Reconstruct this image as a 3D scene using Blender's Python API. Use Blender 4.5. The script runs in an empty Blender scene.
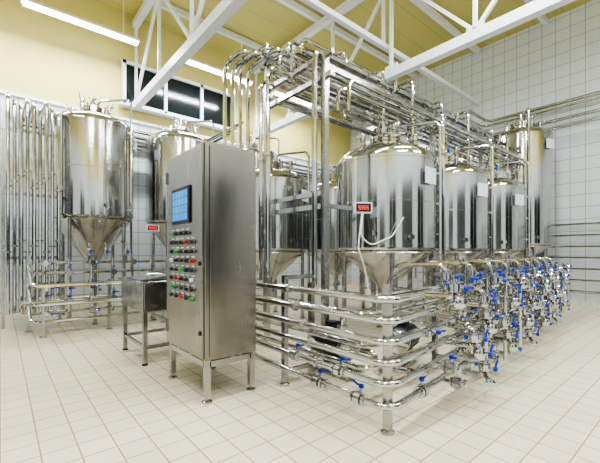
import bpy, math, random
from mathutils import Vector, Matrix
random.seed(7)
sc = bpy.context.scene
V = Vector

# ------------------------------------------------------------------ materials
def newmat(name):
    m = bpy.data.materials.new(name); m.use_nodes = True
    nt = m.node_tree; b = nt.nodes["Principled BSDF"]
    return m, nt, b
def plain(name, col, rough=0.5, metal=0.0, emis=None, es=0.0, noise=0.0):
    m, nt, b = newmat(name)
    b.inputs["Base Color"].default_value = (*col, 1)
    b.inputs["Roughness"].default_value = rough
    b.inputs["Metallic"].default_value = metal
    if emis:
        b.inputs["Emission Color"].default_value = (*emis, 1)
        b.inputs["Emission Strength"].default_value = es
    if noise:
        tc = nt.nodes.new("ShaderNodeTexCoord"); n = nt.nodes.new("ShaderNodeTexNoise")
        n.inputs["Scale"].default_value = 6; n.inputs["Detail"].default_value = 4
        nt.links.new(tc.outputs["Object"], n.inputs["Vector"])
        mr = nt.nodes.new("ShaderNodeMapRange")
        mr.inputs["To Min"].default_value = max(0, rough-noise); mr.inputs["To Max"].default_value = rough+noise
        nt.links.new(n.outputs["Fac"], mr.inputs["Value"]); nt.links.new(mr.outputs[0], b.inputs["Roughness"])
    return m
def steel(name, col, rough, aniso=0.0, stretch=(1,1,1), var=0.06, bump=0.0, scale=8, cvar=.1):
    m, nt, b = newmat(name)
    b.inputs["Metallic"].default_value = 1
    tc = nt.nodes.new("ShaderNodeTexCoord"); mp = nt.nodes.new("ShaderNodeMapping")
    mp.inputs["Scale"].default_value = stretch
    n = nt.nodes.new("ShaderNodeTexNoise"); n.inputs["Scale"].default_value = scale; n.inputs["Detail"].default_value = 5
    nt.links.new(tc.outputs["Object"], mp.inputs["Vector"]); nt.links.new(mp.outputs[0], n.inputs["Vector"])
    mr = nt.nodes.new("ShaderNodeMapRange")
    mr.inputs["From Min"].default_value = .3; mr.inputs["From Max"].default_value = .7
    mr.inputs["To Min"].default_value = rough-var; mr.inputs["To Max"].default_value = rough+var
    nt.links.new(n.outputs["Fac"], mr.inputs["Value"]); nt.links.new(mr.outputs[0], b.inputs["Roughness"])
    cr = nt.nodes.new("ShaderNodeMapRange")
    cr.inputs["From Min"].default_value = .3; cr.inputs["From Max"].default_value = .7
    cr.inputs["To Min"].default_value = 1-cvar; cr.inputs["To Max"].default_value = 1+cvar
    nt.links.new(n.outputs["Fac"], cr.inputs["Value"])
    mx = nt.nodes.new("ShaderNodeVectorMath"); mx.operation = 'SCALE'
    mx.inputs[0].default_value = col
    nt.links.new(cr.outputs[0], mx.inputs["Scale"]); nt.links.new(mx.outputs[0], b.inputs["Base Color"])
    if aniso:
        b.inputs["Anisotropic"].default_value = aniso
        b.inputs["Anisotropic Rotation"].default_value = 0.25
        tg = nt.nodes.new("ShaderNodeTangent"); tg.direction_type = 'RADIAL'; tg.axis = 'Z'
        nt.links.new(tg.outputs[0], b.inputs["Tangent"])
    if bump:
        bp = nt.nodes.new("ShaderNodeBump"); bp.inputs["Strength"].default_value = bump; bp.inputs["Distance"].default_value = .01
        nt.links.new(n.outputs["Fac"], bp.inputs["Height"]); nt.links.new(bp.outputs[0], b.inputs["Normal"])
    return m
def tile(name, axes, size, c1, c2, grout, mortar, rough, spec=.5, blotch=0.0):
    m, nt, b = newmat(name)
    g = nt.nodes.new("ShaderNodeNewGeometry"); s = nt.nodes.new("ShaderNodeSeparateXYZ"); c = nt.nodes.new("ShaderNodeCombineXYZ")
    nt.links.new(g.outputs["Position"], s.inputs[0])
    nt.links.new(s.outputs[axes[0]], c.inputs[0]); nt.links.new(s.outputs[axes[1]], c.inputs[1])
    br = nt.nodes.new("ShaderNodeTexBrick"); br.offset = 0; br.squash = 1
    br.inputs["Scale"].default_value = 1; br.inputs["Brick Width"].default_value = size[0]; br.inputs["Row Height"].default_value = size[1]
    br.inputs["Mortar Size"].default_value = mortar; br.inputs["Mortar Smooth"].default_value = .1; br.inputs["Bias"].default_value = 0
    br.inputs["Color1"].default_value = (*c1, 1); br.inputs["Color2"].default_value = (*c2, 1); br.inputs["Mortar"].default_value = (*grout, 1)
    nt.links.new(c.outputs[0], br.inputs["Vector"])
    col = br.outputs["Color"]
    if blotch:
        n = nt.nodes.new("ShaderNodeTexNoise"); n.inputs["Scale"].default_value = 1.3; n.inputs["Detail"].default_value = 6
        nt.links.new(g.outputs["Position"], n.inputs["Vector"])
        r = nt.nodes.new("ShaderNodeMapRange"); r.inputs["To Min"].default_value = 1-blotch; r.inputs["To Max"].default_value = 1+blotch
        nt.links.new(n.outputs["Fac"], r.inputs["Value"])
        mx = nt.nodes.new("ShaderNodeVectorMath"); mx.operation = 'SCALE'
        nt.links.new(col, mx.inputs[0]); nt.links.new(r.outputs[0], mx.inputs["Scale"]); col = mx.outputs[0]
    nt.links.new(col, b.inputs["Base Color"])
    mr = nt.nodes.new("ShaderNodeMapRange"); mr.inputs["To Min"].default_value = rough; mr.inputs["To Max"].default_value = .9
    nt.links.new(br.outputs["Fac"], mr.inputs["Value"]); nt.links.new(mr.outputs[0], b.inputs["Roughness"])
    bp = nt.nodes.new("ShaderNodeBump"); bp.inputs["Strength"].default_value = .4; bp.inputs["Distance"].default_value = .003; bp.invert = True
    nt.links.new(br.outputs["Fac"], bp.inputs["Height"]); nt.links.new(bp.outputs[0], b.inputs["Normal"])
    return m

M_TANK = steel("brushed_tank_steel", (.57,.565,.56), .13, aniso=.55, stretch=(1,1,.2), var=.04, scale=5, cvar=.12)
M_PIPE = steel("polished_pipe_steel", (.60,.60,.60), .10, var=.03)
M_SATIN = steel("satin_steel", (.48,.475,.47), .24, var=.05)
M_CAB = steel("cabinet_sheet_steel", (.35,.33,.305), .24, stretch=(2,2,.5), var=.05, bump=.01, scale=2.5, cvar=.12)
M_DARK = plain("black_plastic", (.02,.02,.022), .4)
M_BLUE = plain("blue_handle_plastic", (.010,.045,.48), .35)
M_RED = plain("red_button", (.6,.02,.02), .35)
M_GREEN = plain("green_button", (.03,.40,.08), .35)
M_WHITE = plain("white_paint", (.80,.82,.84), .4, noise=.08)
M_LABEL = plain("label_white", (.72,.79,.86), .5)
M_HOSE = plain("hose_white_rubber", (.75,.75,.73), .45)
M_GREY = plain("grey_plastic", (.07,.075,.08), .5)
M_MOTOR = plain("motor_dark_grey", (.012,.016,.02), .4)
M_TUBE = plain("fluorescent_tube_glow", (1,1,1), .5, emis=(.90,.96,1), es=45)
M_LED = plain("red_led", (.5,.0,.0), .5, emis=(1,.05,.03), es=6)
M_GLASSD = plain("dark_window_glass", (.015,.02,.02), .12)
M_YEL = plain("yellow_wall_paint", (.63,.55,.22), .6, noise=.1)
M_WT_B = tile("white_wall_tile_back", ("X","Z"), (.3,.3), (.72,.75,.77), (.69,.72,.74), (.34,.36,.37), .008, .22)
M_WT_R = tile("white_wall_tile_side", ("Y","Z"), (.3,.3), (.72,.75,.77), (.69,.72,.74), (.34,.36,.37), .007, .22)
M_FLOOR = tile("cream_floor_tile", ("X","Y"), (.2,.2), (.78,.71,.55), (.74,.67,.51), (.42,.31,.19), .0048, .30, blotch=.12)

def ceilmat():
    m, nt, b = newmat("yellow_ceiling_panel")
    g = nt.nodes.new("ShaderNodeNewGeometry"); w = nt.nodes.new("ShaderNodeTexWave")
    w.wave_type='BANDS'; w.bands_direction='Y'; w.inputs["Scale"].default_value = .5; w.wave_profile='SAW'
    nt.links.new(g.outputs["Position"], w.inputs["Vector"])
    r = nt.nodes.new("ShaderNodeValToRGB"); r.color_ramp.elements[0].position=.0; r.color_ramp.elements[0].color=(.40,.34,.11,1)
    r.color_ramp.elements[1].position=.04; r.color_ramp.elements[1].color=(.60,.535,.20,1)
    nt.links.new(w.outputs["Fac"], r.inputs["Fac"]); nt.links.new(r.outputs[0], b.inputs["Base Color"])
    b.inputs["Roughness"].default_value=.55
    return m
M_CEIL = ceilmat()
def screenmat():
    m, nt, b = newmat("hmi_screen")
    tc = nt.nodes.new("ShaderNodeTexCoord"); br = nt.nodes.new("ShaderNodeTexBrick")
    s = nt.nodes.new("ShaderNodeSeparateXYZ"); c = nt.nodes.new("ShaderNodeCombineXYZ")
    nt.links.new(tc.outputs["Generated"], s.inputs[0]); nt.links.new(s.outputs["Y"], c.inputs[0]); nt.links.new(s.outputs["Z"], c.inputs[1])
    br.offset=0; br.inputs["Scale"].default_value=1; br.inputs["Brick Width"].default_value=.2; br.inputs["Row Height"].default_value=.25
    br.inputs["Mortar Size"].default_value=.03
    br.inputs["Color1"].default_value=(.02,.33,.75,1); br.inputs["Color2"].default_value=(.06,.48,.85,1); br.inputs["Mortar"].default_value=(.01,.22,.6,1)
    nt.links.new(c.outputs[0], br.inputs["Vector"])
    nt.links.new(br.outputs["Color"], b.inputs["Emission Color"]); b.inputs["Emission Strength"].default_value=1.2
    b.inputs["Base Color"].default_value=(.02,.1,.25,1); b.inputs["Roughness"].default_value=.15
    return m
M_SCREEN = screenmat()

# ------------------------------------------------------------------ mesh builder
class MB:
    def __init__(s): s.v=[]; s.f=[]; s.m=[]; s.mats=[]
    def mi(s, mat):
        if mat not in s.mats: s.mats.append(mat)
        return s.mats.index(mat)
    def box(s, c, size, mat, rz=0.0):
        i=s.mi(mat); n=len(s.v); R=Matrix.Rotation(rz,3,'Z'); c=V(c)
        for dx in (-.5,.5):
            for dy in (-.5,.5):
                for dz in (-.5,.5):
                    s.v.append(c+R@V((dx*size[0],dy*size[1],dz*size[2])))
        for f in ((0,1,3,2),(4,6,7,5),(0,4,5,1),(2,3,7,6),(0,2,6,4),(1,5,7,3)):
            s.f.append([n+k for k in f]); s.m.append(i)
    def bar(s, p0, p1, w, h, mat):
        i=s.mi(mat); p0=V(p0); p1=V(p1); d=(p1-p0).normalized()
        side=d.cross(V((0,0,1)))
        if side.length<1e-3: side=V((1,0,0))
        side.normalize(); up=side.cross(d).normalized(); n=len(s.v)
        for p in (p0,p1):
            for a,b in ((-1,-1),(1,-1),(1,1),(-1,1)):
                s.v.append(p+side*(a*w/2)+up*(b*h/2))
        for f in ((3,2,1,0),(4,5,6,7),(0,1,5,4),(1,2,6,5),(2,3,7,6),(3,0,4,7)):
            s.f.append([n+k for k in f]); s.m.append(i)
    def lathe(s, prof, org, axis, mat, seg=16):
        i=s.mi(mat); org=V(org); a=V(axis).normalized()
        t=V((1,0,0)) if abs(a.x)<.9 else V((0,1,0))
        x=(t-a*t.dot(a)).normalized(); y=a.cross(x)
        rings=[]
        for r,z in prof:
            n=len(s.v)
            if r<1e-5:
                s.v.append(org+a*z); rings.append((n,1))
            else:
                for k in range(seg):
                    th=2*math.pi*k/seg
                    s.v.append(org+a*z+x*(r*math.cos(th))+y*(r*math.sin(th)))
                rings.append((n,seg))
        for (n0,c0),(n1,c1) in zip(rings,rings[1:]):
            for k in range(seg):
                k2=(k+1)%seg
                if c0==1 and c1==1: continue
                if c0==1: s.f.append([n0,n1+k2,n1+k]) 
                elif c1==1: s.f.append([n0+k,n0+k2,n1])
                else: s.f.append([n0+k,n0+k2,n1+k2,n1+k])
                s.m.append(i)
    def cyl(s, p0, p1, r, mat, seg=14):
        p0=V(p0); p1=V(p1); L=(p1-p0).length
        s.lathe([(0,0),(r,0),(r,L),(0,L)], p0, p1-p0, mat, seg)
    def ring(s, c, axis, R, r, mat, seg=24, k=8):
        s.lathe([(R+r*math.cos(2*math.pi*j/k), r*math.sin(2*math.pi*j/k)) for j in range(k+1)], c, axis, mat, seg)
    def ball(s, c, r, mat, seg=12, sq=1.0):
        s.lathe([(r*math.sin(math.pi*j/8), -r*sq*math.cos(math.pi*j/8)) for j in range(9)], c, (0,0,1), mat, seg)
    def tube(s, pts, r, mat, bend=.1, seg=10):
        i=s.mi(mat); pts=[V(p) for p in pts]; out=[pts[0]]
        for j in range(1,len(pts)-1):
            p=pts[j]; a=pts[j-1]-p; b=pts[j+1]-p
            la,lb=a.length,b.length; a.normalize(); b.normalize()
            turn=math.pi-a.angle(b)
            if turn<.02: out.append(p); continue
            t=min(bend*math.tan(turn/2),.48*la,.48*lb); w=math.cos(turn/2)
            A=p+a*t; B=p+b*t
            for q in range(7):
                u=q/6; den=(1-u)**2+2*w*u*(1-u)+u*u
                out.append((A*(1-u)**2+p*(2*w*u*(1-u))+B*u*u)/den)
        out.append(pts[-1])
        d=(out[1]-out[0]).normalized(); t=V((0,0,1)) if abs(d.z)<.9 else V((1,0,0))
        x=(t-d*t.dot(d)).normalized(); rings=[]
        for j,p in enumerate(out):
            if j==0: dd=out[1]-out[0]
            elif j==len(out)-1: dd=out[-1]-out[-2]
            else: dd=(out[j+1]-p).normalized()+(p-out[j-1]).normalized()
            dd.normalize(); x=(x-dd*x.dot(dd)).normalized(); y=dd.cross(x)
            n=len(s.v); rings.append(n)
            for k in range(seg):
                th=2*math.pi*k/seg; s.v.append(p+x*(r*math.cos(th))+y*(r*math.sin(th)))
        for n0,n1 in zip(rings,rings[1:]):
            for k in range(seg):
                k2=(k+1)%seg; s.f.append([n0+k,n0+k2,n1+k2,n1+k]); s.m.append(i)
        s.f.append([rings[0]+k for k in range(seg)][::-1]); s.m.append(i)
        s.f.append([rings[-1]+k for k in range(seg)]); s.m.append(i)
    def clamp(s, p, axis, r, mat=None):
        a=V(axis).normalized(); s.cyl(V(p)-a*.013, V(p)+a*.013, r*1.55, mat or M_PIPE, 14)
    def valve(s, p, axis, side, r=.026, lever=None, hm=None):
        p=V(p); a=V(axis).normalized(); sd=V(side).normalized(); hm=hm or M_BLUE
        s.lathe([(0,-.06),(r*1.5,-.06),(r*1.6,-.045),(r*1.1,-.04),(r*1.1,-.03),(r*1.9,-.028),(r*1.9,.028),(r*1.1,.03),(r*1.1,.04),(r*1.6,.045),(r*1.5,.06),(0,.06)], p, a, M_PIPE, 14)
        s.cyl(p, p+sd*.085, .011, M_PIPE, 8)
        s.lathe([(0,0),(.018,0),(.022,.012),(.018,.03),(0,.034)], p+sd*.075, sd, hm, 10)
        lv=V(lever).normalized() if lever is not None else a
        q=p+sd*.09
        s.tube([q, q+lv*.05+sd*.006, q+lv*.085+sd*.02], .009, hm, .03, 6)
    def build(s, name, parent=None, loc=(0,0,0), smooth=True, ang=35, bevel=0):
        me=bpy.data.meshes.new(name); me.from_pydata([tuple(v) for v in s.v],[],s.f)
        for m in s.mats: me.materials.append(m)
        me.polygons.foreach_set("material_index", s.m)
        if smooth:
            me.polygons.foreach_set("use_smooth",[True]*len(s.f))
            me.set_sharp_from_angle(angle=math.radians(ang))
        me.update(); o=bpy.data.objects.new(name,me); sc.collection.objects.link(o); o.location=loc
        if parent: o.parent=parent
        if bevel:
            b=o.modifiers.new("bevel",'BEVEL'); b.width=bevel; b.segments=2; b.limit_method='ANGLE'
        return o
def empty(name, loc=(0,0,0)):
    e=bpy.data.objects.new(name,None); e.location=loc; e.empty_display_size=.2; sc.collection.objects.link(e); return e

# ------------------------------------------------------------------ room shell
X0,X1,Y0,Y1,ZC = -3.0,10.8,-3.2,9.6,7.3
TT=4.58
m=MB(); m.box(((X0+X1)/2,(Y0+Y1)/2,-.1),(X1-X0+.6,Y1-Y0+.6,.2),M_FLOOR); m.build("floor",smooth=False)
m=MB(); m.box(((X0+X1)/2,(Y0+Y1)/2,ZC+.1),(X1-X0+.6,Y1-Y0+.6,.2),M_CEIL); m.build("ceiling",smooth=False)
m=MB(); m.box(((X0+X1)/2,Y1+.1,TT/2),(X1-X0,.2,TT),M_WT_B); m.box(((X0+X1)/2,Y1+.13,(TT+ZC)/2),(X1-X0,.2,ZC-TT),M_YEL); m.build("wall_back",smooth=False)
m=MB(); m.box((X1+.1,(Y0+Y1)/2,ZC/2),(.2,Y1-Y0+.4,ZC),M_WT_R); m.build("wall_right",smooth=False)
m=MB(); m.box((X0-.1,(Y0+Y1)/2,TT/2),(.2,Y1-Y0+.4,TT),M_WT_R); m.box((X0-.1,(Y0+Y1)/2,(TT+ZC)/2),(.2,Y1-Y0+.4,ZC-TT),M_YEL); m.build("wall_left",smooth=False)
m=MB(); m.box(((X0+X1)/2,Y0-.1,TT/2),(X1-X0,.2,TT),M_WT_B); m.box(((X0+X1)/2,Y0-.1,(TT+ZC)/2),(X1-X0,.2,ZC-TT),M_YEL); m.build("wall_front",smooth=False)
m=MB(); m.box(((X0+X1)/2,Y1-.01,TT+.03),(X1-X0,.06,.06),M_WHITE); m.build("trim_1",smooth=False)
m=MB(); m.box(((X0+X1)/2,Y1-.012,.05),(X1-X0,.024,.1),M_FLOOR); m.build("baseboard_back",smooth=False)
m=MB(); m.box((X1-.012,(Y0+Y1)/2,.05),(.024,Y1-Y0,.1),M_FLOOR); m.build("baseboard_right",smooth=False)

def window(name, c, w, h, n, rz=0.0):
    e=empty(name,c); e.rotation_euler=(0,0,rz)
    m=MB()
    for zz in (-h/2,h/2): m.box((0,-.06,zz),(w+.1,.12,.08),M_WHITE)
    for k in range(n+1): m.box((-w/2+w*k/n,-.06,0),(.08,.12,h+.08),M_WHITE)
    m.build("frame",e,smooth=False)
    m=MB(); m.box((0,-.04,0),(w,.05,h),M_GLASSD); m.build("glass",e,smooth=False)
    m=MB(); m.box((0,-.11,-h/2-.07),(w+.25,.2,.04),M_WHITE); m.build("sill",e,smooth=False)
window("window_1",(3.87,Y1-.002,5.5),3.05,1.02,3)
window("added_window_2",(-.6,Y0+.002,2.2),2.6,2.4,2,math.pi)  # unseen dark window, added so the steel reflects dark bands
window("added_window_3",(8.0,Y0+.002,2.2),2.6,2.4,2,math.pi)  # also added out of view to darken the reflections
window("added_window_4",(X0+.002,2.0,2.2),2.6,2.4,2,math.pi/2)  # added on the unseen left wall for dark reflections in the metal
window("added_window_5",(X0+.002,6.6,2.2),2.2,2.4,2,math.pi/2)  # second added left-wall window, same dark reflection
def door(name,c,w,h,rz):
    e=empty(name,c); e.rotation_euler=(0,0,rz)
    m=MB(); m.box((0,-.04,h/2),(w,.07,h),M_GREY); m.box((w/2-.2,-.1,1.1),(.03,.05,.3),M_SATIN); m.build("leaf",e,smooth=False)
    m=MB(); m.box((0,-.05,h+.05),(w+.2,.09,.1),M_WHITE)
    for sx in (-1,1): m.box((sx*(w/2+.05),-.05,h/2),(.1,.09,h),M_WHITE)
    m.build("frame",e,smooth=False)
door("added_door_1",(3.8,Y0+.002,0.0),2.8,3.4,math.pi)  # unseen dark door, added for contrast in the metal reflections
door("added_door_2",(X0+.002,-1.0,0.0),2.0,2.8,math.pi/2)  # another added door out of view, darkens what the steel mirrors

# ------------------------------------------------------------------ roof trusses
def truss(x, name="roof_truss"):
    m=MB(); zb,zt=4.98,7.05
    m.bar((x,Y0+.02,zb),(x,Y1-.02,zb),.16,.18,M_WHITE); m.bar((x,Y0+.02,zt),(x,Y1-.02,zt),.14,.16,M_WHITE)
    ys=[Y0+.8+1.7*k for k in range(8)]
    for k,y in enumerate(ys):
        m.bar((x,y,zb+.09),(x,y,zt-.08),.06,.06,M_WHITE)
        if k<len(ys)-1:
            a,b=(zb+.09,zt-.08) if k%2 else (zt-.08,zb+.09)
            m.bar((x,y,a),(x,ys[k+1],b),.06,.06,M_WHITE)
        m.box((x,y,zb+.14),(.02,.3,.12),M_WHITE)
    m.build(name,smooth=False)
truss(2.62); truss(6.2); truss(-.96)
for k,y in enumerate([-1.2,.9,2.9,4.6,6.6,8.6]):
    m=MB(); m.bar((X0+.02,y,7.21),(X1-.02,y,7.21),.1,.14,M_WHITE); m.build("roof_purlin",smooth=False)
m=MB(); m.bar((X0+.02,4.6,5.66),(X1-.02,4.6,5.66),.1,.1,M_WHITE)
for x in (-.96,2.62,6.2): m.bar((x,4.6,5.7),(x,4.6,7.1),.06,.06,M_WHITE)
m.build("tie_beam",smooth=False)

# ------------------------------------------------------------------ lights
def lamp(x0,x1,y,z,power):
    e=empty("fluorescent_lamp",((x0+x1)/2,y,z)); L=x1-x0
    m=MB(); m.box((0,0,.055),(L,.16,.05),M_WHITE)
    for sx in (-L*.35,L*.35): m.cyl((sx,0,.08),(sx,0,ZC-z-.01),.01,M_WHITE,6)
    m.build("housing",e,smooth=False)
    m=MB()
    for sy in (-.04,.04): m.cyl((-L/2+.03,sy,0),(L/2-.03,sy,0),.024,M_TUBE,8)
    m.build("tubes",e)
    ld=bpy.data.lights.new("lamp_light",'AREA'); ld.shape='RECTANGLE'; ld.size=L; ld.size_y=.14; ld.energy=power; ld.color=(.87,.945,1)
    lo=bpy.data.objects.new("lamp_light",ld); sc.collection.objects.link(lo); lo.parent=e; lo.location=(0,0,-.04)
PW=185
for x in (-2.2,.3,3.3,6.2): lamp(x,x+2.1,8.5,6.0,PW)
for x in (-1.5,1.2,4.4): lamp(x,x+2.1,2.0,6.5,PW*1.3)  # unseen lamp row, added to light the tank tops
for x in (-2.,2.5,6.2): lamp(x,x+2.1,-1.4,6.4,PW*1.3)  # lamp row added behind the camera to brighten the room

# ------------------------------------------------------------------ tanks
def tank(name,x,y,r,zc,zb,zt,plate=-90,pipeang=-40,neck=.2):
    e=empty(name,(x,y,0)); dh=.36*r
    m=MB()
    prof=[(.0,zc-.10),(.045,zc-.10),(.045,zc)]
    for k in range(1,6): prof.append((.045+(r-.095)*k/6, zc+(zb-.06-zc)*k/6))
    prof+=[(r-.05,zb-.06),(r-.015,zb-.025),(r,zb)]
    prof+=[(r,zb+.02),(r+.008,zb+.022),(r+.008,zb+.05),(r,zb+.052)]
    zm=zb+(zt-zb)*.5
    prof+=[(r,zm-.008),(r+.003,zm-.005),(r+.003,zm+.005),(r,zm+.008)]
    prof+=[(r,zt-.05),(r+.01,zt-.048),(r+.01,zt-.01),(r,zt)]
    for k in range(1,11):
        a=math.pi/2*k/11; prof.append((r*math.cos(a), zt+dh*math.sin(a)))
    prof+=[(0,zt+dh)]
    m.lathe(prof,(0,0,0),(0,0,1),M_TANK,96); m.build("vessel",e,ang=28)
    m=MB(); zn=zt+dh
    m.lathe([(neck,-.08),(neck,.10),(neck+.03,.10),(neck+.03,.135),(neck+.0,.14),(neck+.03,.145),(neck+.03,.175),(neck*.8,.20),(neck*.4,.23),(0,.24)],(0,0,zn-.04),(0,0,1),M_PIPE,32)
    for k in range(8):
        a=2*math.pi*k/8+.2; c=V((math.cos(a)*(neck+.035),math.sin(a)*(neck+.035),zn+.05))
        m.cyl(c,c+V((0,0,.13)),.013,M_PIPE,8); m.ball(c+V((0,0,.13)),.022,M_SATIN,8)
    m.tube([(0,0,zn+.16),(0,0,zn+.36)],.03,M_PIPE); m.clamp((0,0,zn+.26),(0,0,1),.035)
    m.ring((0,0,zn+.36),(0,0,1),.07,.010,M_PIPE,20,6)
    for sa in (0,math.pi/2): m.cyl(V((math.cos(sa)*.07,math.sin(sa)*.07,zn+.36)),V((-math.cos(sa)*.07,-math.sin(sa)*.07,zn+.36)),.006,M_PIPE,6)
    for a,R,h in ((.9,.55,.26),(2.6,.5,.2),(4.1,.55,.24),(5.2,.6,.16)):
        c=V((math.cos(a)*r*R,math.sin(a)*r*R,zt+dh*.72)); m.cyl(c,c+V((0,0,h)),.024,M_PIPE,10)
        m.clamp(c+V((0,0,h*.5)),(0,0,1),.03); m.valve(c+V((0,0,h)),(0,0,1),(math.cos(a),math.sin(a),0),.024,hm=M_SATIN)
    a=math.radians(pipeang); d=V((math.cos(a),math.sin(a),0)); R=r+.06
    m.tube([d*.12+V((0,0,zn+.14)),d*.12+V((0,0,zn+.30)),d*R+V((0,0,zn+.30)),d*R+V((0,0,zc-.1))],.022,M_PIPE,.1)
    for zz in (zb+.2,zm,zt-.2): m.box(d*(R-.03)+V((0,0,zz)),(.05,.05,.03),M_SATIN,a)
    m.clamp(d*R+V((0,0,zb-.1)),(0,0,1),.024)
    for a2,zz in ((math.radians(plate)-.45,zb+.14),(math.radians(plate)-1.1,zb+.2)):
        d2=V((math.cos(a2),math.sin(a2),0)); m.cyl(d2*(r-.02)+V((0,0,zz)),d2*(r+.07)+V((0,0,zz)),.02,M_PIPE,10); m.clamp(d2*(r+.06)+V((0,0,zz)),d2,.024)
    m.ring((0,0,zb-.07),(0,0,1),r-.03,.012,M_SATIN,48,6)
    m.build("top_fittings",e)
    m=MB()
    for k in range(4):
        a=math.pi/4+k*math.pi/2; d=V((math.cos(a),math.sin(a),0))*(r-.10)
        m.cyl(d+V((0,0,.03)),d+V((0,0,zb-.02)),.036,M_SATIN,14)
        m.lathe([(0,0),(.06,0),(.06,.015),(.025,.03),(.02,.06),(0,.06)],d,(0,0,1),M_SATIN,14)
    for k in range(4):
        a=math.pi/4+k*math.pi/2; b=a+math.pi/2
        m.cyl(V((math.cos(a),math.sin(a),0))*(r-.1)+V((0,0,.34)),V((math.cos(b),math.sin(b),0))*(r-.1)+V((0,0,.34)),.018,M_SATIN,8)
    m.build("legs",e)
    m=MB(); m.valve((0,0,zc-.16),(0,0,1),(0,-1,0),.036)
    m.tube([(0,0,zc-.2),(0,0,max(.22,zc-.42)),(0,-r*.9,max(.22,zc-.42))],.028,M_PIPE,.08); m.build("outlet",e)
    a=math.radians(plate); d=V((math.cos(a),math.sin(a),0)); zz=zt-.30
    m=MB(); m.box(d*(r+.045)+V((0,0,zz)),(.02,.24,.22),M_LABEL,a); m.box(d*(r+.012)+V((0,0,zz)),(.06,.12,.12),M_SATIN,a); m.build("data_plate",e,smooth=False)
    return e
for i,x in enumerate((4.56,6.40,8.25)):
    tank("fermentation_tank",x,3.35,.73,.71,1.36,2.65,plate=(-92,-102,-108)[i],pipeang=(-62,-66,-75)[i])
for x in (4.1,5.95,7.8):
    tank("fermentation_tank",x,5.75,.73,.71,1.36,2.65,plate=-70,pipeang=-60)
for x in (1.46,3.28,5.2):
    tank("fermentation_tank",x,8.32,.76,1.0,2.0,3.82,plate=-20,pipeang=-45)
tank("storage_tank",9.92,3.2,.66,.95,1.5,4.1,plate=-108,pipeang=-150,neck=.26)

# ------------------------------------------------------------------ control cabinet
cx0,cx1,cy0,cy1=1.331,1.845,2.825,3.695; cz0,cz1=.365,2.25
cab=empty("control_cabinet",((cx0+cx1)/2,(cy0+cy1)/2,0)); W=cx1-cx0; Dp=cy1-cy0
m=MB(); m.box((0,0,(cz0+cz1)/2),(W,Dp,cz1-cz0),M_CAB); m.build("body",cab,smooth=False,bevel=.008)
m=MB(); m.box((-W/2-.011,0,(cz0+cz1)/2),(.02,Dp-.03,cz1-cz0-.03),M_CAB); m.build("door_leaf",cab,smooth=False,bevel=.006)
m=MB(); m.box((.01,-Dp/2-.006,(cz0+cz1)/2),(W-.06,.012,cz1-cz0-.06),M_CAB); m.build("side_panel",cab,smooth=False,bevel=.004)
m=MB()
for sx in (-1,1):
    for sy in (-1,1):
        px,py=sx*(W/2-.035),sy*(Dp/2-.035)
        m.box((px,py,.21),(.05,.05,.32),M_SATIN); m.lathe([(0,0),(.045,0),(.045,.012),(.015,.025),(.015,.06),(0,.06)],(px,py,0),(0,0,1),M_SATIN,14)
for sx in (-1,1): m.box((sx*(W/2-.035),0,.33),(.05,Dp-.1,.05),M_SATIN)
for sy in (-1,1): m.box((0,sy*(Dp/2-.035),.33),(W-.1,.05,.05),M_SATIN)
m.build("stand",cab,smooth=False)
fx=-W/2-.021
m=MB(); m.box((fx-.008,.025,1.735),(.016,.42,.34),M_DARK); m.build("screen_bezel",cab,smooth=False,bevel=.004)
m=MB(); m.box((fx-.017,.025,1.735),(.004,.36,.28),M_SCREEN); m.build("screen",cab,smooth=False)
m=MB()
pat=["GKKK.","KKKRK","KGKKK","WKKKR","KKGKK","KRKKW","GKKKK","KKRKG"]
pm={'K':M_DARK,'R':M_RED,'G':M_GREEN,'W':M_WHITE}
for r_ in range(8):
    for c_ in range(5):
        ch=pat[r_][c_]
        if ch=='.': continue
        y=.24-c_*.12; z=1.475-r_*.085; mt=pm[ch]
        m.lathe([(0,-.004),(.021,-.004),(.021,.006),(.017,.007),(.017,.02),(.014,.024),(0,.024)],(fx,y,z),(-1,0,0),M_SATIN,14)
        m.lathe([(0,.008),(.019,.008),(.017,.03),(0,.032)],(fx,y,z),(-1,0,0),mt,14)
        m.box((fx-.001,y,z+.036),(.004,.05,.010),M_LABEL)
m.build("push_buttons",cab)
m=MB()
for z in (.55,2.05): m.box((fx-.006,Dp/2-.03,z),(.02,.02,.12),M_SATIN)
m.lathe([(0,0),(.02,0),(.02,.012),(0,.014)],(fx,-Dp/2+.05,1.2),(-1,0,0),M_DARK,12)
m.lathe([(0,0),(.02,0),(.02,.012),(0,.014)],(fx,-Dp/2+.05,.6),(-1,0,0),M_DARK,12)
m.build("hinges_and_locks",cab)

# ------------------------------------------------------------------ sink / trough
s=empty("utility_sink",(1.58,4.68,0)); sw,sd_=.70,.92; zt=.95
m=MB(); t=.02; zb_=.62
m.box((0,0,zb_),(sw,sd_,t),M_SATIN)
for sx in (-1,1): m.box((sx*(sw/2-t/2),0,(zb_+zt)/2),(t,sd_,zt-zb_),M_SATIN); m.box((sx*(sw/2+.005),0,zt),(.06,sd_+.06,.02),M_SATIN)
for sy in (-1,1): m.box((0,sy*(sd_/2-t/2),(zb_+zt)/2),(sw-.04,t,zt-zb_),M_SATIN); m.box((0,sy*(sd_/2+.005),zt),(sw,.06,.02),M_SATIN)
m.build("basin",s,smooth=False,bevel=.006)
m=MB()
for sx in (-1,1):
    for sy in (-1,1):
        m.box((sx*(sw/2-.04),sy*(sd_/2-.04),.32),(.045,.045,.6),M_SATIN); m.lathe([(0,0),(.035,0),(.03,.02),(0,.03)],(sx*(sw/2-.04),sy*(sd_/2-.04),0),(0,0,1),M_DARK,10)
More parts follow.
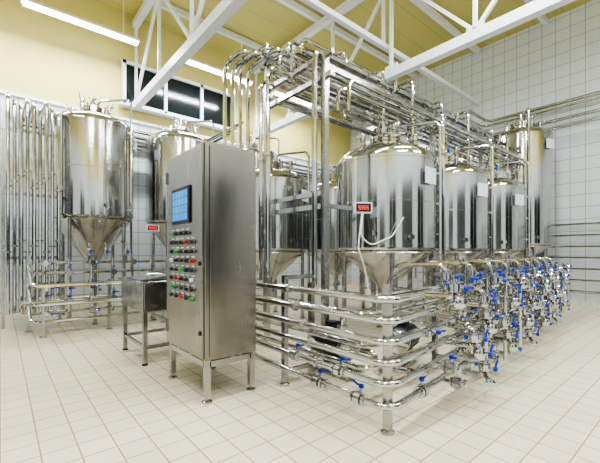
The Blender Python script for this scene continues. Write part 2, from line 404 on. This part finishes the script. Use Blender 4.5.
for sx in (-1,1): m.box((sx*(sw/2-.04),0,.2),(.035,sd_-.1,.035),M_SATIN)
for sy in (-1,1): m.box((0,sy*(sd_/2-.04),.2),(sw-.1,.035,.035),M_SATIN)
m.build("frame_legs",s,smooth=False)
m=MB(); m.tube([(.2,0,zb_),(.2,0,.4),(.2,.3,.3)],.025,M_PIPE,.06)
m.tube([(-.25,-.25,.98),(.0,-.2,.99),(.2,.1,.98),(.25,.35,.99)],.02,M_PIPE,.05)
m.box((0,.05,.967),(.64,.66,.012),M_SATIN); m.tube([(-.1,.2,.97),(-.1,.2,1.01),(.1,.2,1.01),(.1,.2,.97)],.008,M_PIPE,.02,8)
m.build("drain_lid_and_pipe",s)

# ------------------------------------------------------------------ pipe run + valve manifold
C=V((2.06,1.474,0)); ex=V((.9942,.1078,0)); en=V((.1078,-.9942,0)); LR=6.4
def MP(u,v,z): return C+ex*u+en*v+V((0,0,z))
zs=[.20,.36,.51,.66,.81,.96]
man=empty("valve_manifold",(0,0,0))
m=MB()
for i,z in enumerate(zs):
    L=LR-.12*(i%3)
    yl=6.4 if i not in (2,) else 4.0
    m.tube([(2.06,yl,z),(2.06,1.474,z),tuple(MP(L,0,z))],.027,M_PIPE,.13,12)
    for yy in (2.1+.1*i,3.2,4.4): 
        if yy<yl: m.clamp((2.06,yy,z),(0,1,0),.03)
    for u in (.45+.07*i,1.2,2.9,4.6): m.clamp(MP(u,0,z),ex,.03)
for i,z in enumerate([.28,.48,.75,.90]):
    m.tube([(2.42,6.0,z),(2.42,1.95,z),tuple(MP(LR-.5,-.36,z))],.025,M_PIPE,.13,10)
m.build("pipe_loops",man)
m=MB()
for p in [C+V((.07,.07,0))]+[V((2.13,y,0)) for y in (2.75,4.1,5.4)]+[MP(u,-.07,0) for u in (1.75,3.4,5.0,6.2)]:
    m.box(p+V((0,0,.55)),(.05,.05,1.04),M_SATIN); m.lathe([(0,0),(.05,0),(.05,.012),(.018,.03),(.018,.06),(0,.06)],p,(0,0,1),M_SATIN,14)
m.build("frame_posts",man,smooth=False)
m=MB()
for p in [V((2.48,y,0)) for y in (2.75,4.1,5.4)]+[MP(u,-.42,0) for u in (1.75,3.4,5.0)]:
    m.box(p+V((0,0,.5)),(.05,.05,.96),M_SATIN); m.box(p+V((0,0,.01)),(.09,.09,.02),M_SATIN)
for y in (2.75,4.1,5.4):
    for z in (.13,.58,1.05): m.bar((2.13,y,z),(2.48,y,z),.04,.04,M_SATIN)
for u in (1.75,3.4,5.0):
    for z in (.13,.58,1.05): m.bar(MP(u,-.07,z),MP(u,-.42,z),.04,.04,M_SATIN)
m.build("frame_rails",man,smooth=False)
m=MB()
up=V((0,0,1))
for j,z in enumerate(zs):
    u=.50+.11*((j*2)%5); k=0
    while u<LR-.15:
        v0=.15+.05*((j+k)%3)
        typ=(j+k)%3
        if typ==0:
            m.valve(MP(u,0,z),ex,random.choice([en,up,en+up]),.028,lever=random.choice([ex,ex*-1,up]))
        elif typ==1:
            m.tube([MP(u,0,z),MP(u,v0,z)],.022,M_PIPE,.05,8)
            m.valve(MP(u,v0-.05,z),en,up,.027,lever=random.choice([en,ex*-1,en-ex]))
            m.lathe([(0,0),(.042,0),(.042,.018),(.03,.026),(0,.028)],MP(u,v0,z),en,M_PIPE,14)
        else:
            z2=z+ (.15 if j<5 else .14)
            m.tube([MP(u,0,z),MP(u,v0,z),MP(u,v0,z2),MP(u,0,z2)] if j<5 else [MP(u,0,z),MP(u,v0,z),MP(u,v0,z2)],.021,M_PIPE,.05,8)
            m.valve(MP(u,v0,z+.075),up,en,.026,lever=random.choice([ex*-1,ex,up]))
            if k%2==0:
                m.tube([MP(u,v0,z+.03),MP(u-.12,v0+.08,z-.02)],.021,M_PIPE,.05,8)
                m.lathe([(0,0),(.042,0),(.042,.018),(.03,.026),(0,.028)],MP(u-.12,v0+.08,z-.02),en*.7-ex,M_PIPE,14)
        u+=.30 if u>.9 else .36; k+=1
u=1.0
while u<LR:
    m.tube([MP(u,.0,.96),MP(u,.0,1.18),MP(u,-.5,1.18),MP(u,-.5,.6)],.022,M_PIPE,.08,8); m.valve(MP(u,0,1.08),up,en,.026,lever=ex)
    m.tube([MP(u+.33,.23,.15),MP(u+.33,.23,1.05)],.019,M_PIPE,.05,8)
    u+=.66
for y,z in ((1.75,.20),(1.95,.36),(2.2,.20),(2.5,.36)):
    m.valve((2.06,y,z),(0,1,0),(.3,0,1),.027,lever=random.choice([V((0,1,0)),V((0,-1,0))]))
for u in (1.4,3.0,4.4): 
    m.cyl(MP(u,.02,.96),MP(u,.02,1.2),.01,M_PIPE,8); m.lathe([(0,0),(.04,0),(.04,.03),(.036,.032),(0,.032)],MP(u,.0,1.22),en-ex*.5,M_SATIN,18)
m.build("valves",man)

# ------------------------------------------------------------------ overhead pipe rack
rack=empty("overhead_pipe_rack")
m=MB()
px=[3.0,5.48,7.33,9.1]
for x in px:
    for y in (3.08,4.3):
        m.box((x,y,1.85),(.07,.07,3.66),M_SATIN); m.box((x,y,.01),(.14,.14,.02),M_SATIN)
    for z in (3.42,3.68): m.bar((x,2.95,z),(x,4.45,z),.06,.06,M_SATIN)
for y in (3.08,4.3): m.bar((3.0,y,3.55),(9.14,y,3.55),.05,.06,M_SATIN)
m.bar((3.0,3.08,1.86),(3.0,4.3,1.86),.05,.06,M_SATIN); m.bar((3.0,3.08,2.02),(3.0,4.3,2.02),.05,.06,M_SATIN); m.bar((3.0,3.08,1.86),(3.5,3.08,1.86),.04,.05,M_SATIN)
for x in (3.0,5.48,7.33): m.bar((x,4.3,3.6),(x,4.3,4.35),.05,.05,M_SATIN); m.bar((x,3.7,3.6),(x,3.7,4.1),.05,.05,M_SATIN); m.bar((x,3.7,4.05),(x,4.45,4.05),.05,.05,M_SATIN)
m.build("frame",rack,smooth=False)
m=MB()
for i in range(8):
    y=3.16+.15*i; xs=2.92-.09*(i%3); r_=.027 if i%3 else .035
    if i in (5,7):
        m.tube([(xs,y,.9),(xs,y,3.75),(9.14,y,3.75)],r_,M_PIPE,.14,10); m.clamp((xs,y,2.6),(0,0,1),.032)
    elif i==0:
        m.tube([(2.9,y,.9),(2.9,y,3.75),(9.1,y,3.75)],.035,M_PIPE,.14,10)
    else:
        m.tube([(9.14,y,3.75),(xs,y,3.75),(xs,y,3.93),(8.9,y,3.93)],r_*.9,M_PIPE,.09,10)
    m.clamp((3.9+.2*i,y,3.75),(1,0,0),.032)
for i in range(5):
    y=3.15+.24*i; m.tube([(3.1,y,3.5),(9.0,y,3.5)],.022,M_PIPE,.1,8)
for i in range(2): m.tube([(3.12+.1*i,2.98-.08*i,3.0),(3.12+.1*i,2.98-.08*i,3.3+.1*i),(9.12,2.98-.08*i,3.3+.1*i)],.024,M_PIPE,.12,10)
for i in range(4):
    y=3.95+.14*i; xx=2.95-.10*i; z=4.14+.05*(i%2)
    ye=4.75+.06*i
    m.tube([(9.6,y,z),(xx,y,z),(xx,ye,z),(xx,ye,1.0)],.03,M_PIPE,.15,10); m.clamp((xx,y+.3,z),(0,1,0),.034)
for i in range(3): m.tube([(3.0-.12*i,5.0,3.4-.12*i),(3.0-.12*i,7.3-.06*i,3.4-.12*i),(3.0-.12*i,7.3-.06*i,1.3)],.026,M_PIPE,.1,8)
for x in (3.5,4.3,5.1,6.0,7.1,8.2):
    m.tube([(x,3.2,3.75),(x,3.2,3.98),(x,4.0,3.98),(x,4.0,4.14)],.022,M_PIPE,.08,8)
    m.tube([(x+.25,3.46,3.75),(x+.25,3.46,3.2),(x+.25,3.3,3.1)],.02,M_PIPE,.08,8)
m.build("pipes",rack)
m=MB()
for x in (4.56,6.40,8.25):
    m.tube([(x-.25,3.2,3.05),(x-.25,3.2,3.5),(x-.25,2.98,3.62),(x-.25,2.98,3.75)],.024,M_PIPE,.1,10)
    m.tube([(x+.2,3.0,2.86),(x+.2,3.0,3.9),(x+.2,3.6,3.9)],.024,M_PIPE,.1,10)
    m.tube([(x+.86,2.86,.9),(x+.86,2.86,3.4),(x+.86,3.5,3.4)],.026,M_PIPE,.1,10)
    if x<8: m.tube([(x+.94,2.9,.9),(x+.94,2.9,3.55),(x+.94,3.5,3.55)],.022,M_PIPE,.1,10)
    m.valve((x+.2,3.0,3.3),(0,0,1),(0,-1,0),.026,hm=M_SATIN); m.valve((x+.86,2.86,2.9),(0,0,1),(0,-1,0),.026)
    m.ball((x+.05,3.15,3.22),.05,M_SATIN)
m.build("drops",rack)

# ------------------------------------------------------------------ displays with hoses
def display(name,p,rz,w=.22,h=.12,stand=False):
    e=empty(name,p); e.rotation_euler=(0,0,rz)
    m=MB(); m.box((0,0,0),(w,.07,h),M_LABEL); m.build("housing",e,smooth=False,bevel=.006)
    m=MB(); m.box((0,-.037,0),(w*.82,.006,h*.75),M_DARK); m.build("bezel",e,smooth=False)
    m=MB()
    for k in range(4):
        x=-.055+k*.036
        for dz in (-.022,0,.022): m.box((x,-.042,dz),(.02,.004,.005),M_LED)
        for dx in (-.011,.011): m.box((x+dx,-.042,.011 if dx<0 else -.011),(.005,.004,.018),M_LED)
    m.build("digits",e,smooth=False)
    if stand:
        m=MB(); m.cyl((0,.06,-p[2]),(0,.06,0),.02,M_SATIN,10); m.cyl((0,.06,-p[2]),(0,.06,-p[2]+.02),.07,M_SATIN,14); m.build("stand",e)
    return e
display("digital_display",(3.59,2.99,1.87),-.55,.24,.14)
display("digital_display",(2.2,6.9,1.75),-.3,.22,.12,True)
m=MB()
m.tube([(3.56,2.96,1.8),(3.46,2.92,1.5),(3.6,2.86,1.38),(3.85,2.72,1.5),(4.0,2.65,1.75)],.010,M_HOSE,.12,8)
m.tube([(3.54,2.96,1.8),(3.42,2.92,1.35),(3.52,2.9,1.1),(3.6,2.86,.6)],.010,M_HOSE,.12,8)
m.build("white_cable")

# ------------------------------------------------------------------ pumps
def pump(name,x,y,rz,sc_=1.0):
    e=empty(name,(x,y,0)); e.rotation_euler=(0,0,rz); e.scale=(sc_,)*3
    m=MB()
    m.lathe([(0,-.02),(.10,-.02),(.125,0),(.125,.3),(.11,.33),(.11,.36),(0,.37)],(.06,0,.27),(1,0,0),M_MOTOR,24)
    for k in range(12):
        a=2*math.pi*k/12; m.box((.22,math.cos(a)*.128,.27+math.sin(a)*.128),(.26,.008,.008),M_MOTOR)
    m.box((.2,0,.425),(.1,.09,.07),M_MOTOR)
    m.build("motor",e)
    m=MB(); m.lathe([(0,-.12),(.03,-.12),(.03,-.05),(.06,-.04),(.11,-.02),(.12,.0),(.12,.05),(.08,.08),(0,.08)],(-.02,0,.27),(1,0,0),M_PIPE,24)
    m.tube([(-.0,.08,.3),(-.0,.08,.55)],.026,M_PIPE); m.clamp((0,.08,.45),(0,0,1),.03)
    m.tube([(-.13,0,.27),(-.28,0,.27),(-.28,0,.1),(-.28,-.3,.1)],.026,M_PIPE,.06)
    m.build("volute",e)
    m=MB(); m.box((.15,0,.06),(.5,.2,.02),M_SATIN)
    for sx in (-.05,.35):
        for sy in (-.08,.08): m.cyl((sx,sy,0),(sx,sy,.06),.014,M_SATIN,8)
    for sx in (.05,.3): m.box((sx,0,.1),(.03,.14,.08),M_SATIN)
    m.build("base",e)
pump("centrifugal_pump",2.76,2.48,math.pi/2,1.2); pump("centrifugal_pump",3.35,2.3,.3,1.15); pump("centrifugal_pump",5.4,2.45,.2)

# ------------------------------------------------------------------ left side
lm=empty("pipe_bundle")
m=MB()
for i in range(9):
    x=.10+.088*i; z=3.98-.07*(i%3); y=7.68+(.07 if i%2 else 0); yb=9.2+.08*(i%3)
    m.tube([(x,y,.25),(x,y,z),(x,yb,z),(9.6,yb,z)] if i<5 else [(x,y,.25),(x,y,z),(x,9.45,z)],.031,M_PIPE,.14,10)
    m.clamp((x,y,2.4+.1*(i%4)),(0,0,1),.034); m.clamp((x,y,1.3+.1*(i%3)),(0,0,1),.034)
for z in (1.2,2.3,3.4): m.bar((.02,7.80,z),(.85,7.80,z),.03,.05,M_SATIN)
for x in (.04,.84): m.box((x,7.84,1.95),(.05,.05,3.9),M_SATIN)
m.build("pipes",lm)
l2=empty("valve_manifold")
m=MB()
for i,z in enumerate((.3,.48,.72,.95,1.12)):
    m.tube([(.2+.08*i,8.9,z),(.2+.08*i,7.15,z),(3.9,7.15,z)],.026,M_PIPE,.12,10)
for i,z in enumerate((.22,.5,.8)):
    m.tube([(.35,7.35-.1*i,z+.3),(.35,6.7-.15*i,z),(2.5,6.7-.15*i,z)],.026,M_PIPE,.12,10)
m.build("pipe_loops",l2)
m=MB()
for x in (.35,1.3,2.3,3.3): 
    m.box((x,7.21,.62),(.05,.05,1.24),M_SATIN); m.box((x,7.21,.01),(.1,.1,.02),M_SATIN)
for x in (.5,1.4,2.3): m.box((x,6.62,.42),(.04,.04,.84),M_SATIN); m.box((x,6.62,.01),(.09,.09,.02),M_SATIN)
m.build("frame_posts",l2,smooth=False)
m=MB(); n_=V((0,-1,0)); e1=V((1,0,0))
for k in range(9):
    x=.55+.33*k
    m.tube([(x,7.02,.25),(x,7.02,1.2)],.022,M_PIPE,.05,8)
    for j,z in enumerate((.3,.48,.72,.95,1.12)):
        if (j+k)%2: continue
        m.tube([(x,7.15,z),(x,6.96,z)],.022,M_PIPE,.05,8); m.valve((x,6.94,z),n_,up if j%2 else e1,.028,lever=random.choice([n_,e1]))
    m.valve((x,7.02,.6+.1*(k%3)),up,n_,.028,lever=e1)
for x in (1.2,1.46,1.8,3.0,3.28):
    m.tube([(x,7.15,1.12),(x,7.15,1.45),(x,7.5,1.5)],.02,M_PIPE,.08,8); m.valve((x,7.15,1.3),up,n_,.028,lever=e1)
m.build("valves",l2)

# pipes along the back wall (upper)
m=MB()
for i,z in enumerate((4.3,4.15)):
    m.tube([(.9,9.42,z),(X1-.3,9.42,z)],.04,M_PIPE,.1,10)
for x in (1.5,3.5,5.5,7.5,9.5): m.bar((x,9.5,4.05),(x,9.5,4.4),.04,.18,M_SATIN)
m.build("wall_pipes")
# right wall pipes
m=MB()
for i in range(7):
    z=.35+.27*i; m.tube([(10.66,6.5,z),(10.66,-1.5,z)],.028,M_PIPE,.1,10)
for y in (-.5,1.2,2.9,4.6,6.2): m.box((10.74,y,1.15),(.10,.05,1.9),M_SATIN); m.box((10.66,y,.1),(.05,.05,.2),M_SATIN)
m.build("pipe_rail")
m=MB()
for i,(z,xo) in enumerate(((4.95,10.5),(4.8,10.35),(4.55,10.5),(4.3,10.3))):
    m.tube([(9.3,4.2+.1*i,z),(xo,4.2+.1*i,z),(xo,-2,z)],.045 if i%2==0 else .032,M_PIPE,.18,12)
for y in (3.4,1.6,-.2): m.bar((10.78,y,4.2),(10.25,y,4.2),.05,.05,M_SATIN); m.bar((10.72,y,4.2),(10.72,y,5.05),.05,.05,M_SATIN); m.bar((10.78,y,4.7),(10.25,y,4.7),.05,.05,M_SATIN)
m.tube([(9.92,3.2,4.6),(9.92,3.2,4.8),(10.35,3.2,4.8)],.035,M_PIPE,.1,10)
m.build("wall_pipes")

# ------------------------------------------------------------------ camera, world
w=bpy.data.worlds.new("world"); sc.world=w; w.use_nodes=True
w.node_tree.nodes["Background"].inputs[0].default_value=(.7,.75,.8,1); w.node_tree.nodes["Background"].inputs[1].default_value=.5
cd=bpy.data.cameras.new("camera"); cam=bpy.data.objects.new("camera",cd); sc.collection.objects.link(cam)
cd.sensor_width=36; cd.lens=21.3; cd.shift_y=.034; cd.clip_start=.05
cam.location=(0,0,1.3); cam.rotation_euler=(math.pi/2,0,-math.atan2(.6456,.7639))
sc.camera=cam
sc.view_settings.view_transform='AgX'
try: sc.view_settings.look='AgX - High Contrast'
except Exception: pass
sc.view_settings.exposure=-0.85
